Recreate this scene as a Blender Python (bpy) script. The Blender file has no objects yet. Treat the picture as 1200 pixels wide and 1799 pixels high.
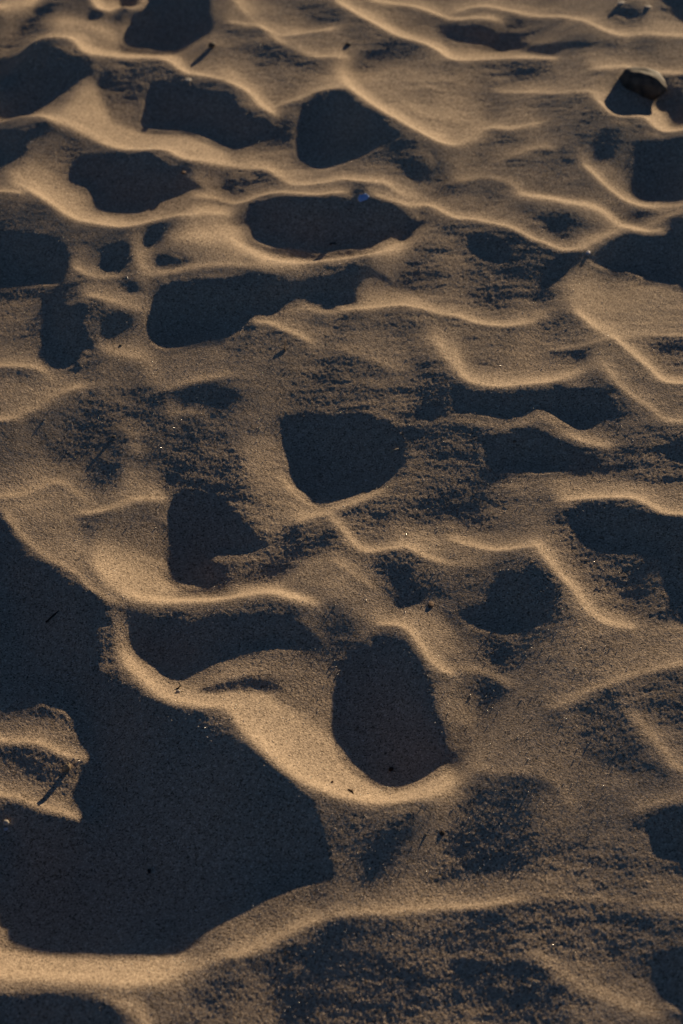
import bpy, bmesh, math, random
import numpy as np
from mathutils import Vector, Matrix, noise

# ------------------------------------------------------------------ camera, sky, sun, exposure
scene = bpy.context.scene
col = scene.collection
SUN_EL, SUN_AZ = 9.5, 28.0             # degrees above the horizon, degrees right of straight ahead
CAM_H, CAM_PITCH = 1.7, 42.0
FLAT_LEVEL = 90.0                      # level of level sand
LAM_S, LAM_T = 0.35, 0.8               # stiffness of the sand with and across the light

cam_d = bpy.data.cameras.new('camera')
cam = bpy.data.objects.new('camera', cam_d)
col.objects.link(cam)
cam.location = (0, 0, CAM_H)
cam.rotation_euler = (math.radians(90 - CAM_PITCH), 0, 0)
cam_d.sensor_fit = 'VERTICAL'
cam_d.sensor_height = 36.0
cam_d.sensor_width = 24.0
cam_d.lens = 18.0 / math.tan(math.radians(15.0)) * 1.0
cam_d.clip_start = 0.05
cam_d.clip_end = 2000.0
cam_d.dof.use_dof = True
cam_d.dof.focus_distance = 2.47
cam_d.dof.aperture_fstop = 5.0
scene.camera = cam

world = bpy.data.worlds.new('World')
scene.world = world
world.use_nodes = True
wn = world.node_tree
wn.nodes.clear()
sky = wn.nodes.new('ShaderNodeTexSky')
sky.sky_type = 'NISHITA'
sky.sun_disc = False
sky.sun_elevation = math.radians(SUN_EL)
sky.sun_rotation = math.radians(SUN_AZ)
sky.ozone_density = 2.8
sky.altitude = 2500
sky.dust_density = 0.5
sky.air_density = 0.65                # the deep blue overhead of a clear evening
bg = wn.nodes.new('ShaderNodeBackground')
bg.inputs['Strength'].default_value = 0.05
wo = wn.nodes.new('ShaderNodeOutputWorld')
wn.links.new(sky.outputs[0], bg.inputs[0])
wn.links.new(bg.outputs[0], wo.inputs[0])

sun_d = bpy.data.lights.new('sun', 'SUN')
sun_d.energy = 5.0
sun_d.angle = math.radians(0.5)
sun_d.color = (1.0, 0.77, 0.50)
sun = bpy.data.objects.new('sun', sun_d)
col.objects.link(sun)
el, az = math.radians(SUN_EL), math.radians(SUN_AZ)
sdir = Vector((-math.sin(az) * math.cos(el), -math.cos(az) * math.cos(el), -math.sin(el)))
sun.rotation_euler = sdir.to_track_quat('-Z', 'Y').to_euler()
sun.location = (1.5, 3, 2)

scene.view_settings.view_transform = 'Standard'
scene.view_settings.look = 'None'
scene.view_settings.exposure = 0.48
scene.view_settings.gamma = 1.0
scene.view_settings.use_curve_mapping = False

# ------------------------------------------------------------------ materials
def new_mat(name):
    m = bpy.data.materials.new(name)
    m.use_nodes = True
    nt = m.node_tree
    return m, nt, nt.nodes['Principled BSDF']

def sand_material():
    m, nt, b = new_mat('dry_sand')
    N, L = nt.nodes, nt.links
    tc = N.new('ShaderNodeTexCoord')
    def nz(scale, detail=2.0, rough=0.6):
        n = N.new('ShaderNodeTexNoise')
        n.inputs['Scale'].default_value = scale
        n.inputs['Detail'].default_value = detail
        n.inputs['Roughness'].default_value = rough
        L.new(tc.outputs['Object'], n.inputs['Vector'])
        return n
    # speckle of differently coloured grains
    g = N.new('ShaderNodeTexVoronoi')
    g.inputs['Scale'].default_value = 640.0
    L.new(tc.outputs['Object'], g.inputs['Vector'])
    sep = N.new('ShaderNodeSeparateColor')
    L.new(g.outputs['Color'], sep.inputs[0])
    ramp = N.new('ShaderNodeValToRGB')
    e = ramp.color_ramp.elements
    e[0].position = 0.0; e[0].color = (0.08, 0.060, 0.040, 1)
    e[1].position = 1.0; e[1].color = (0.65, 0.51, 0.36, 1)
    for p, c in ((0.10, (0.215, 0.160, 0.107, 1)), (0.35, (0.38, 0.292, 0.204, 1)), (0.80, (0.45, 0.346, 0.244, 1))):
        q = e.new(p); q.color = c
    L.new(sep.outputs[0], ramp.inputs[0])
    # broad faint tint drift
    big = nz(9.0, 3.0)
    mr = N.new('ShaderNodeMapRange')
    mr.inputs['From Min'].default_value = 0.3; mr.inputs['From Max'].default_value = 0.7
    mr.inputs['To Min'].default_value = 0.93; mr.inputs['To Max'].default_value = 1.06
    L.new(big.outputs[0], mr.inputs[0])
    mx = N.new('ShaderNodeMix'); mx.data_type = 'RGBA'; mx.blend_type = 'MULTIPLY'
    mx.inputs[0].default_value = 1.0
    L.new(ramp.outputs[0], mx.inputs[6]); L.new(mr.outputs[0], mx.inputs[7])
    L.new(mx.outputs[2], b.inputs['Base Color'])
    b.inputs['Roughness'].default_value = 0.92
    b.inputs['Specular IOR Level'].default_value = 0.18
    # grain relief
    n1 = nz(420.0, 2.0, 0.7)
    bp1 = N.new('ShaderNodeBump')
    bp1.inputs['Strength'].default_value = 1.0
    bp1.inputs['Distance'].default_value = 0.0012
    L.new(n1.outputs[0], bp1.inputs['Height'])
    n3 = nz(950.0, 1.0, 0.5)
    bp3 = N.new('ShaderNodeBump')
    bp3.inputs['Strength'].default_value = 1.0
    bp3.inputs['Distance'].default_value = 0.0004
    L.new(n3.outputs[0], bp3.inputs['Height'])
    L.new(bp1.outputs[0], bp3.inputs['Normal'])
    bp2 = N.new('ShaderNodeBump')
    bp2.inputs['Strength'].default_value = 0.3
    bp2.inputs['Distance'].default_value = 0.0004
    L.new(sep.outputs[1], bp2.inputs['Height'])
    L.new(bp3.outputs[0], bp2.inputs['Normal'])
    L.new(bp2.outputs[0], b.inputs['Normal'])
    return m

def rock_material(name, c0, c1, rough=0.75, scale=90.0, spec=0.3):
    m, nt, b = new_mat(name)
    N, L = nt.nodes, nt.links
    tc = N.new('ShaderNodeTexCoord')
    n = N.new('ShaderNodeTexNoise')
    n.inputs['Scale'].default_value = scale
    n.inputs['Detail'].default_value = 5.0
    L.new(tc.outputs['Object'], n.inputs['Vector'])
    r = N.new('ShaderNodeValToRGB')
    r.color_ramp.elements[0].position = 0.35; r.color_ramp.elements[0].color = (*c0, 1)
    r.color_ramp.elements[1].position = 0.68; r.color_ramp.elements[1].color = (*c1, 1)
    L.new(n.outputs[0], r.inputs[0]); L.new(r.outputs[0], b.inputs['Base Color'])
    bp = N.new('ShaderNodeBump')
    bp.inputs['Strength'].default_value = 0.5; bp.inputs['Distance'].default_value = 0.001
    L.new(n.outputs[0], bp.inputs['Height']); L.new(bp.outputs[0], b.inputs['Normal'])
    b.inputs['Roughness'].default_value = rough
    b.inputs['Specular IOR Level'].default_value = spec
    return m

SAND = sand_material()
DARK_STONE = rock_material('dark_stone', (0.040, 0.033, 0.026), (0.120, 0.095, 0.066))
BROWN_STONE = rock_material('brown_stone', (0.10, 0.06, 0.035), (0.24, 0.15, 0.09), 0.8, 250)
PALE_STONE = rock_material('pale_stone', (0.38, 0.33, 0.26), (0.58, 0.52, 0.42), 0.7, 300)
SHELL = rock_material('white_shell', (0.40, 0.40, 0.42), (0.60, 0.58, 0.58), 0.6, 200, 0.3)
BLUE_SHELL = rock_material('blue_white_shell', (0.24, 0.40, 0.72), (0.42, 0.54, 0.78), 0.85, 160, 0.1)
TAN_SHELL = rock_material('tan_shell', (0.20, 0.15, 0.09), (0.46, 0.35, 0.21), 0.6, 220, 0.4)
DARK_BARK = rock_material('dark_bark', (0.012, 0.010, 0.008), (0.035, 0.025, 0.018), 0.85, 400)
BROWN_BARK = rock_material('brown_bark', (0.05, 0.03, 0.018), (0.13, 0.08, 0.045), 0.85, 400)
STRAW = rock_material('dry_straw', (0.34, 0.27, 0.17), (0.55, 0.46, 0.30), 0.7, 500)
mgl, ntg, bgl = new_mat('bright_quartz')
bgl.inputs['Base Color'].default_value = (0.80, 0.72, 0.60, 1)
bgl.inputs['Roughness'].default_value = 0.15
bgl.inputs['Specular IOR Level'].default_value = 0.8
QUARTZ = mgl

# ------------------------------------------------------------------ the trodden sand
# Footprints, crests and ripples, surveyed on the ground plane in millimetres (x to the right, y away).
# Each one says how squarely its sand faces the low sun: (level, edge softness, outline) for hollows and faces,
# (level, width, edge softness, line) for crests.  Levels near 36 are ground turned away from the sun or behind a crest.
# The height field below is the one whose slopes along the sun's bearing fit these facings.
HOLLOW, CREST = 0, 1
FEATURES = [
 (HOLLOW, 79, 14.4, [204,3093,693,3164,658,2938,390,2907,248,2952]),
 (HOLLOW, 112, 12.3, [0,3103,82,3098,203,3059,251,3010,222,2841,181,2801,135,2857,89,2929,40,3010,10,2993,-30,3000,-10,3059]),
 (HOLLOW, 84, 14.4, [-207,3129,-41,3071,-40,2962,-79,2944,-119,2960,-171,3011]),
 (HOLLOW, 105, 10.3, [347,2400,421,2427,577,2373,560,2257,398,2240,371,2287,342,2342]),
 (HOLLOW, 86, 10.0, [169,2293,305,2304,366,2240,336,2178,292,2148,203,2149,164,2190]),
 (HOLLOW, 82, 11.6, [-167,2259,-33,2256,-33,2141,-97,2122,-162,2130,-246,2186,-249,2226]),
 (HOLLOW, 84, 9.8, [389,2232,538,2115,527,2045,417,2109,375,2178]),
 (HOLLOW, 70, 9.1, [38,1927,93,1965,154,1952,270,1948,289,1904,269,1841,210,1840,151,1858,76,1866,15,1897]),
 (HOLLOW, 74, 7.9, [96,2078,160,2091,172,2003,186,1973,139,1963,93,1977]),
 (HOLLOW, 81, 9.6, [140,1613,252,1626,317,1583,243,1523,258,1458,198,1450,144,1546]),
 (HOLLOW, 73, 9.0, [222,1410,336,1388,334,1306,282,1287,214,1299,213,1366]),
 (HOLLOW, 68, 7.7, [-13,1393,104,1393,128,1341,101,1298,25,1282,-6,1308]),
 (HOLLOW, 79, 7.6, [-6,1284,126,1297,208,1299,206,1275,62,1268,-25,1259,-63,1267]),
 (HOLLOW, 69, 7.5, [-25,1231,186,1254,234,1232,220,1205,123,1216,62,1229]),
 (HOLLOW, 105, 8.5, [312,1676,368,1669,474,1678,469,1642,335,1629,280,1639]),
 (HOLLOW, 74, 6.1, [0,1150,121,1163,176,1076,0,1083]),
 (CREST, 179, 12.3, 3.5, [-703,3234,-596,3286,-575,3500]),
 (HOLLOW, 58, 5.5, [-621,3238,-592,3279,-554,3315,-492,3311,-455,3293,-414,3296,-411,3256,-460,3269,-495,3265,-543,3256]),
 (HOLLOW, 40, 4.4, [-616,3243,-592,3278,-553,3311,-543,3290,-574,3273]),
 (CREST, 204, 8.6, 2.4, [-507,3482,-456,3303,-423,3322,-388,3328,-352,3487]),
 (HOLLOW, 40, 3.4, [-438,3463,-386,3489,-383,3340,-419,3363]),
 (HOLLOW, 48, 8.7, [-602,3241,-572,3252,-524,3213,-507,3198,-541,3174,-577,3203]),
 (HOLLOW, 84, 8.5, [-699,3189,-563,3179,-552,3107,-599,3128,-692,3126]),
 (CREST, 130, 23.9, 6.7, [-527,3240,-475,3235,-432,3223,-413,3202]),
 (CREST, 185, 21.3, 6.0, [-472,3120,-435,3138,-385,3156,-324,3168,-288,3113]),
 (CREST, 185, 12.5, 3.5, [-555,3128,-512,3151,-479,3149,-456,3113,-396,3118,-351,3125,-308,3104,-280,3063,-243,3047,-201,3016]),
 (HOLLOW, 105, 8.5, [-297,3233,-221,3210,-203,3057,-245,3069,-284,3120]),
 (HOLLOW, 35, 3.3, [-393,3301,-408,3248,-409,3198,-400,3185,-365,3189,-329,3191,-294,3192,-266,3205,-240,3229,-245,3311,-263,3433,-356,3488,-371,3328]),
 (HOLLOW, 79, 8.2, [-455,3045,-407,3059,-349,2968,-354,2894,-407,2943]),
 (HOLLOW, 135, 5.0, [-451,3028,-466,2980,-482,2918,-482,2850,-444,2840,-397,2814,-332,2771,-293,2785,-254,2774,-196,2751,-192,2801,-232,2840,-277,2877,-327,2890,-351,2898,-395,2920,-413,2968,-435,3030]),
 (HOLLOW, 35, 3.1, [-691,3117,-587,3124,-553,3114,-525,3118,-495,3118,-473,3097,-455,3076,-440,3066,-445,3039,-469,3009,-506,2968,-535,2937,-557,2923,-661,2916]),
 (HOLLOW, 56, 7.2, [-433,3074,-408,3083,-354,3078,-312,3069,-283,3041,-242,3031,-200,2997,-199,2967,-313,3035,-339,3035,-349,2968,-366,2984,-399,3029]),
 (HOLLOW, 36, 4.0, [-349,2964,-352,2900,-321,2890,-267,2870,-225,2833,-192,2801,-173,2798,-144,2808,-104,2839,-100,2858,-114,2880,-154,2898,-185,2955,-199,2970,-223,2990,-282,3024,-314,3040,-339,3035]),
 (CREST, 195, 9.1, 2.6, [-661,2911,-550,2902,-482,2847,-450,2837,-415,2812,-382,2790,-331,2758,-290,2762,-263,2732,-226,2732,-189,2740]),
 (HOLLOW, 75, 7.7, [-533,2828,-472,2840,-411,2796,-444,2735,-448,2685,-475,2680,-532,2695,-532,2776]),
 (HOLLOW, 36, 4.9, [-659,2898,-539,2838,-528,2785,-535,2744,-630,2720]),
 (HOLLOW, 58, 5.8, [-481,2836,-433,2825,-380,2776,-291,2741,-253,2723,-188,2731,-121,2682,-158,2673,-214,2675,-251,2691,-377,2735]),
 (HOLLOW, 36, 2.8, [-451,2736,-449,2691,-417,2653,-401,2620,-384,2601,-359,2597,-322,2596,-296,2619,-270,2637,-241,2659,-217,2677,-242,2686,-270,2698,-291,2730,-363,2763,-405,2769,-444,2765]),
 (CREST, 112, 20.9, 5.8, [-519,2738,-489,2715,-456,2674,-416,2643]),
 (CREST, 195, 13.3, 3.7, [-538,2678,-508,2654,-473,2617,-441,2580,-411,2555,-369,2537,-326,2521,-297,2529,-268,2542,-240,2558,-211,2583,-182,2594]),
 (CREST, 149, 6.4, 1.8, [-620,2654,-532,2637,-510,2627]),
 (CREST, 149, 6.4, 1.8, [-240,2649,-208,2655,-185,2647]),
 (CREST, 173, 9.3, 2.6, [-202,3347,-178,3292,-159,3243,-126,3208,-94,3200,-52,3203,-14,3220]),
 (CREST, 137, 8.3, 2.3, [-212,3255,-176,3239,-158,3229]),
 (HOLLOW, 58, 11.0, [-75,3333,-11,3328,0,3259,-32,3235,-58,3254,-86,3315]),
 (HOLLOW, 68, 8.5, [0,3226,53,3242,104,3189,155,3137,204,3083,203,3071,143,3089,103,3110,52,3161,21,3193]),
 (CREST, 161, 11.4, 3.2, [51,3367,90,3369,144,3354,186,3314,213,3276,299,3280]),
 (HOLLOW, 56, 6.6, [81,3336,130,3335,164,3304,212,3252,210,3198,187,3220,142,3273,100,3311]),
 (HOLLOW, 40, 5.4, [212,3256,284,3259,328,3230,349,3191,399,3148,459,3110,498,3095,493,3073,394,3093,380,3087,345,3142,324,3182,273,3192,209,3184,185,3223,176,3272]),
 (CREST, 192, 12.8, 3.6, [-8,3330,35,3270,71,3247,105,3211,156,3161,182,3132,204,3098,256,3106,307,3102,381,3080]),
 (CREST, 161, 8.1, 2.3, [-128,3189,-93,3135,-58,3109,-28,3108,10,3129]),
 (HOLLOW, 56, 7.4, [-177,3163,-103,3143,-75,3117,-61,3102,-41,3089,0,3100,-10,3071,-61,3058,-102,3080,-144,3112,-176,3135]),
 (HOLLOW, 65, 4.1, [-142,3052,-101,3043,-101,3025,-136,3032]),
 (CREST, 179, 11.2, 3.1, [-201,3016,-167,2985,-149,2955,-135,2925,-114,2899]),
 (HOLLOW, 71, 7.9, [-103,2920,-74,2917,-82,2809,-97,2829]),
 (HOLLOW, 105, 7.7, [-163,2786,-87,2827,-76,2763,-37,2708,-74,2679,-113,2714]),
 (HOLLOW, 63, 9.6, [66,2751,104,2772,151,2762,218,2770,188,2724,130,2685,84,2698,37,2722]),
 (HOLLOW, 35, 3.0, [-3,2959,-33,2960,-52,2947,-66,2930,-75,2892,-82,2809,-76,2772,-57,2736,-37,2712,-19,2711,12,2723,38,2735,63,2756,95,2774,89,2812,64,2850,32,2908,13,2949]),
 (CREST, 149, 6.9, 1.9, [0,2973,-33,2973,-57,2966,-82,2946,-106,2941]),
 (CREST, 200, 13.5, 3.8, [5,3053,18,2973,39,2928,70,2869,96,2843,127,2805,158,2781,190,2783,224,2794]),
 (CREST, 171, 8.0, 2.2, [-189,2746,-157,2734,-126,2738,-106,2711,-81,2667,-49,2653,-25,2655,6,2665,37,2649,71,2648,83,2638,98,2630,122,2637]),
 (HOLLOW, 58, 4.7, [-188,2727,-136,2728,-103,2699,-86,2658,-108,2660,-146,2660,-167,2652,-186,2663]),
 (HOLLOW, 35, 2.7, [-149,2617,-151,2572,-145,2509,-128,2484,-97,2472,-62,2476,-31,2465,0,2461,35,2472,62,2493,90,2533,102,2566,95,2585,82,2600,54,2603,9,2614,-36,2598,-91,2618,-129,2633]),
 (HOLLOW, 66, 2.8, [-18,2631,18,2633,36,2622,18,2618,-9,2620]),
 (CREST, 161, 5.5, 1.6, [-185,2647,-159,2629,-135,2641,-108,2641,-76,2619,-45,2606,-15,2614,12,2619]),
 (HOLLOW, 84, 7.2, [104,2547,143,2528,203,2479,174,2398,123,2446,89,2493]),
 (HOLLOW, 55, 4.6, [128,2597,162,2562,179,2538,179,2524,144,2536,118,2571]),
 (CREST, 151, 12.0, 3.4, [216,3324,252,3344,289,3338,340,3307,374,3293,411,3269,437,3221,456,3179,474,3153,499,3130,529,3126,563,3130,694,3168]),
 (HOLLOW, 75, 7.6, [321,3289,382,3259,405,3179,358,3221,330,3260]),
 (HOLLOW, 38, 5.4, [496,3233,511,3242,555,3234,554,3200,536,3180,518,3181,493,3207]),
 (HOLLOW, 42, 5.5, [594,3368,719,3368,704,3242,606,3222,586,3228]),
 (HOLLOW, 58, 7.4, [520,3114,561,3114,563,3080,515,3064]),
 (HOLLOW, 52, 8.3, [274,3069,305,3077,354,3053,376,3019,369,2988,329,2989,300,3000,282,3032]),
 (CREST, 149, 8.8, 2.5, [438,2999,482,3011,501,3023,518,3001,568,3017,672,3019]),
 (CREST, 134, 7.7, 2.2, [272,2984,330,2961,380,2931,439,2913,464,2927]),
 (HOLLOW, 62, 11.8, [368,2879,434,2866,459,2828,433,2751,381,2803]),
 (HOLLOW, 48, 7.8, [456,2825,495,2830,528,2806,503,2779,486,2752,463,2759,424,2748,429,2774]),
 (HOLLOW, 150, 5.0, [494,2868,531,2919,551,2924,566,2853,545,2812,509,2838]),
 (HOLLOW, 38, 4.0, [544,2948,566,2967,660,2945,639,2812,564,2854,558,2897,551,2924]),
 (HOLLOW, 45, 4.1, [566,3000,669,3004,660,2949,571,2974]),
 (CREST, 179, 9.2, 2.6, [434,2892,450,2862,464,2846,491,2849,512,2857,530,2826,552,2814,638,2802]),
 (HOLLOW, 72, 11.4, [301,2740,376,2741,450,2721,463,2656,402,2617,332,2648,279,2684]),
 (HOLLOW, 35, 3.8, [491,2756,523,2794,635,2787,607,2590,520,2618,490,2627,474,2645,471,2662,480,2712]),
 (CREST, 171, 7.9, 2.2, [398,2708,414,2681,431,2657,448,2640,465,2625,487,2610,518,2607,606,2583]),
 (HOLLOW, 42, 3.7, [456,2600,486,2599,539,2585,515,2581,483,2567,463,2573]),
 (HOLLOW, 68, 5.8, [258,2812,314,2794,368,2761,377,2749,340,2762,302,2761,253,2719,198,2734,189,2759]),
 (CREST, 146, 10.8, 3.0, [189,2770,220,2810,242,2847,260,2841,288,2828,337,2843]),
 (CREST, 130, 6.5, 1.8, [250,2723,282,2742,309,2757,331,2763,352,2755]),
 (CREST, 124, 8.0, 2.2, [186,2680,217,2688,248,2682,277,2662,291,2640]),
 (HOLLOW, 60, 3.8, [204,2671,241,2666,281,2645,257,2637,212,2651]),
 (HOLLOW, 50, 5.5, [286,2572,324,2561,359,2556,395,2553,413,2547,421,2534,392,2512,363,2491,346,2493,321,2513,330,2526,297,2552]),
 (CREST, 171, 20.2, 5.7, [284,2631,329,2617,363,2597,399,2590,423,2578,441,2552,467,2539,507,2536]),
 (HOLLOW, 50, 7.1, [180,2556,216,2552,261,2517,294,2486,334,2468,362,2459,356,2437,336,2412,298,2410,270,2411,247,2427,213,2448,194,2475,179,2529]),
 (HOLLOW, 38, 4.5, [199,2517,231,2509,259,2477,263,2442,233,2433,209,2459,198,2484]),
 (HOLLOW, 38, 3.6, [428,2520,476,2521,510,2525,513,2562,527,2569,601,2551,578,2380,501,2394,465,2412,448,2435,424,2433,401,2436,380,2443,359,2440,362,2456,388,2476,409,2504]),
 (CREST, 115, 6.2, 1.7, [480,2549,506,2562,523,2575,602,2559]),
 (CREST, 163, 7.0, 2.0, [48,2607,75,2599,107,2601,140,2615,161,2590,181,2568,210,2563,245,2540,274,2520,295,2497,318,2483,341,2467,370,2469,403,2504,432,2526]),
 (HOLLOW, 62, 10.4, [218,2428,339,2412,327,2373,332,2328,305,2311,255,2312,204,2315,190,2371]),
 (HOLLOW, 50, 6.1, [-609,2586,-526,2587,-493,2590,-473,2575,-452,2553,-426,2527,-408,2502,-410,2455,-413,2403,-398,2342,-379,2292,-369,2247,-380,2208,-389,2186,-408,2177,-425,2188,-437,2213,-451,2269,-449,2322,-467,2378,-495,2371,-582,2386]),
 (HOLLOW, 36, 5.3, [-602,2539,-498,2520,-434,2492,-418,2441,-424,2392,-464,2407,-586,2421]),
 (HOLLOW, 36, 4.2, [-456,2376,-402,2324,-377,2277,-372,2241,-385,2197,-405,2181,-422,2188,-435,2213,-446,2259,-449,2322]),
 (HOLLOW, 77, 6.7, [-579,2367,-461,2334,-449,2256,-435,2200,-462,2200,-557,2220]),
 (CREST, 151, 7.0, 2.0, [-556,2215,-472,2194,-452,2190,-435,2185,-418,2174]),
 (HOLLOW, 105, 8.1, [-545,2145,-417,2170,-375,2157,-419,2116,-448,2090,-534,2076]),
 (HOLLOW, 55, 7.2, [-412,2540,-324,2497,-266,2510,-250,2527,-263,2467,-308,2474,-370,2474,-417,2499]),
 (HOLLOW, 38, 4.4, [-373,2476,-372,2432,-370,2402,-357,2395,-339,2394,-326,2402,-322,2434,-318,2464,-346,2476]),
 (HOLLOW, 45, 4.5, [-306,2490,-272,2495,-267,2472,-293,2463]),
 (HOLLOW, 42, 4.4, [-291,2448,-268,2448,-239,2448,-215,2436,-242,2407,-277,2403,-289,2414]),
 (CREST, 137, 12.0, 3.4, [-313,2454,-306,2418,-291,2391]),
 (CREST, 151, 6.7, 1.9, [-411,2434,-389,2401,-371,2390,-354,2388,-334,2392]),
 (HOLLOW, 42, 4.3, [-333,2385,-304,2379,-297,2359,-307,2342,-331,2349,-337,2369]),
 (CREST, 155, 10.2, 2.9, [-383,2342,-357,2333,-328,2319,-305,2317,-290,2310]),
 (CREST, 115, 25.0, 7.0, [-298,2277,-294,2232,-276,2196,-261,2155]),
 (CREST, 127, 15.0, 4.2, [-349,2232,-319,2225,-290,2218]),
 (HOLLOW, 60, 6.0, [-381,2320,-338,2304,-312,2295,-323,2278,-369,2277]),
 (HOLLOW, 142, 7.1, [-273,2477,-232,2524,-190,2571,-158,2558,-147,2499,-106,2469,-53,2469,-60,2398,-112,2386,-146,2397,-173,2418,-175,2448,-219,2454]),
 (CREST, 195, 19.6, 5.5, [-173,2505,-147,2467,-114,2441,-74,2437,-29,2443,13,2455,44,2461,71,2484,99,2530]),
 (CREST, 130, 8.9, 2.5, [-285,2395,-231,2410,-173,2413,-138,2395]),
 (HOLLOW, 54, 3.5, [-224,2397,-172,2396,-111,2378,-73,2385,-47,2396,-77,2368,-172,2383]),
 (HOLLOW, 60, 7.0, [79,2440,140,2430,156,2386,104,2380,78,2403]),
 (HOLLOW, 36, 2.6, [-266,2376,-284,2337,-291,2297,-289,2267,-278,2246,-258,2231,-235,2230,-205,2239,-173,2248,-140,2270,-124,2290,-101,2299,-87,2312,-64,2337,-51,2357,-47,2377,-77,2371,-103,2371,-137,2372,-172,2381,-215,2387,-244,2384]),
 (HOLLOW, 38, 3.5, [-77,2371,-29,2400,11,2414,52,2424,73,2430,81,2413,58,2378,28,2348,-6,2328,-34,2330,-57,2342]),
 (HOLLOW, 62, 8.5, [-25,2315,68,2324,102,2305,125,2247,116,2220,75,2244,34,2258,-8,2275]),
 (CREST, 124, 8.7, 2.4, [-85,2313,-57,2329,-37,2322,-9,2326]),
 (CREST, 130, 22.6, 6.3, [34,2361,72,2378,120,2359]),
 (CREST, 167, 6.5, 1.8, [0,2328,34,2333,71,2343,100,2340,128,2330,150,2317,170,2317,197,2302,225,2292,253,2285,282,2301,303,2315]),
 (CREST, 151, 7.9, 2.2, [-132,2285,-112,2289,-90,2276,-67,2265,-42,2254]),
 (HOLLOW, 58, 5.0, [-27,2220,11,2228,44,2209,76,2185,49,2180,0,2196]),
 (CREST, 112, 5.6, 1.6, [0,2241,50,2218,77,2193,95,2190]),
 (HOLLOW, 68, 8.1, [82,2175,123,2189,155,2167,162,2148,159,2074,136,2078,97,2135]),
 (HOLLOW, 60, 4.1, [0,2168,41,2157,81,2138,49,2133,8,2152]),
 (HOLLOW, 60, 3.3, [104,2194,140,2201,151,2180,115,2175]),
 (CREST, 151, 11.3, 3.2, [140,2263,151,2209,164,2186]),
 (HOLLOW, 66, 6.8, [288,2302,347,2303,360,2271,318,2258,285,2265]),
 (HOLLOW, 62, 5.0, [319,2226,368,2227,366,2199,338,2198]),
 (HOLLOW, 62, 6.6, [442,2248,558,2243,545,2157,460,2186,439,2222]),
 (HOLLOW, 68, 6.6, [378,2206,400,2181,435,2122,412,2135,387,2166]),
 (CREST, 185, 8.5, 2.4, [351,2319,366,2298,380,2271,397,2251,408,2231,418,2213,433,2196,451,2168,465,2147,541,2134]),
 (CREST, 137, 5.7, 1.6, [409,2254,447,2265,475,2264,559,2254]),
 (CREST, 127, 5.7, 1.6, [393,2245,371,2238,343,2234,322,2233,300,2236]),
 (HOLLOW, 118, 4.9, [158,2228,189,2191,246,2177,303,2177,275,2139,211,2143,178,2150]),
 (HOLLOW, 39, 4.0, [162,2145,183,2130,228,2124,268,2126,313,2137,347,2161,365,2152,384,2129,392,2102,387,2073,381,2043,358,2043,326,2043,311,2056,292,2076,277,2079,260,2068,232,2063,206,2066,181,2075,152,2079]),
 (HOLLOW, 56, 4.9, [324,2146,347,2164,369,2151,390,2123,407,2090,398,2074,378,2117,355,2129]),
 (CREST, 171, 7.0, 1.9, [166,2224,169,2176,181,2151,202,2140,229,2137,256,2140,283,2143,314,2152,341,2175]),
 (CREST, 139, 9.6, 2.7, [375,2178,393,2139,414,2112,436,2083,454,2055,526,2040]),
 (HOLLOW, 60, 8.0, [-446,2075,-410,2108,-383,2132,-348,2130,-283,2116,-234,2110,-241,2093,-304,2073,-359,2058,-404,2034,-429,2052]),
 (HOLLOW, 48, 6.4, [-443,2071,-414,2088,-391,2093,-380,2060,-380,2034,-402,2034,-423,2051]),
 (HOLLOW, 68, 7.9, [-532,2063,-437,2059,-412,2033,-424,2001,-521,1977]),
 (HOLLOW, 89, 7.8, [-440,2007,-362,2010,-351,1980,-421,1975]),
 (CREST, 149, 6.2, 1.7, [-366,2152,-392,2139,-412,2122,-428,2102,-445,2086,-461,2071,-533,2070]),
 (HOLLOW, 45, 4.1, [-240,2145,-212,2159,-163,2164,-152,2146,-153,2114,-169,2098,-201,2106,-232,2105,-235,2126]),
 (CREST, 130, 5.6, 1.6, [-257,2139,-230,2152,-204,2163,-177,2170,-160,2178]),
 (CREST, 115, 5.5, 1.5, [-246,2091,-225,2100,-207,2100,-187,2096]),
 (HOLLOW, 58, 4.8, [-227,2089,-193,2092,-189,2069,-215,2063]),
 (CREST, 112, 9.4, 2.6, [-312,2074,-290,2049,-282,2018]),
 (HOLLOW, 56, 6.2, [-347,2038,-310,2028,-300,1990,-301,1963,-325,1945,-345,1971]),
 (HOLLOW, 58, 7.8, [-258,2022,-214,2030,-157,1996,-156,1964,-211,1969,-233,1954,-254,1974]),
 (HOLLOW, 120, 4.6, [-294,1997,-269,1977,-241,1956,-285,1931,-298,1950]),
 (HOLLOW, 108, 4.5, [-456,1916,-417,1942,-380,1956,-345,1917,-338,1843,-329,1795,-338,1771,-372,1812,-414,1853,-440,1882]),
 (CREST, 139, 6.5, 1.8, [-516,1937,-442,1937,-418,1952,-402,1967,-387,1971,-375,1962,-355,1942,-339,1927]),
 (HOLLOW, 79, 6.0, [-330,1884,-296,1914,-238,1938,-238,1893,-230,1847,-266,1860,-324,1860]),
 (CREST, 72, 8.3, 2.3, [-346,1899,-341,1880,-335,1854]),
 (CREST, 151, 7.8, 2.2, [-352,1906,-327,1908,-306,1914,-287,1931,-268,1938,-238,1948]),
 (HOLLOW, 125, 6.7, [-330,1838,-310,1859,-273,1858,-231,1847,-228,1817,-262,1810,-304,1802]),
 (HOLLOW, 150, 5.9, [-327,1814,-315,1830,-270,1826,-229,1817,-209,1794,-223,1781,-293,1765]),
 (HOLLOW, 135, 5.8, [-148,1782,-119,1793,-74,1792,-44,1763,-29,1737,-73,1743,-118,1761]),
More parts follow.
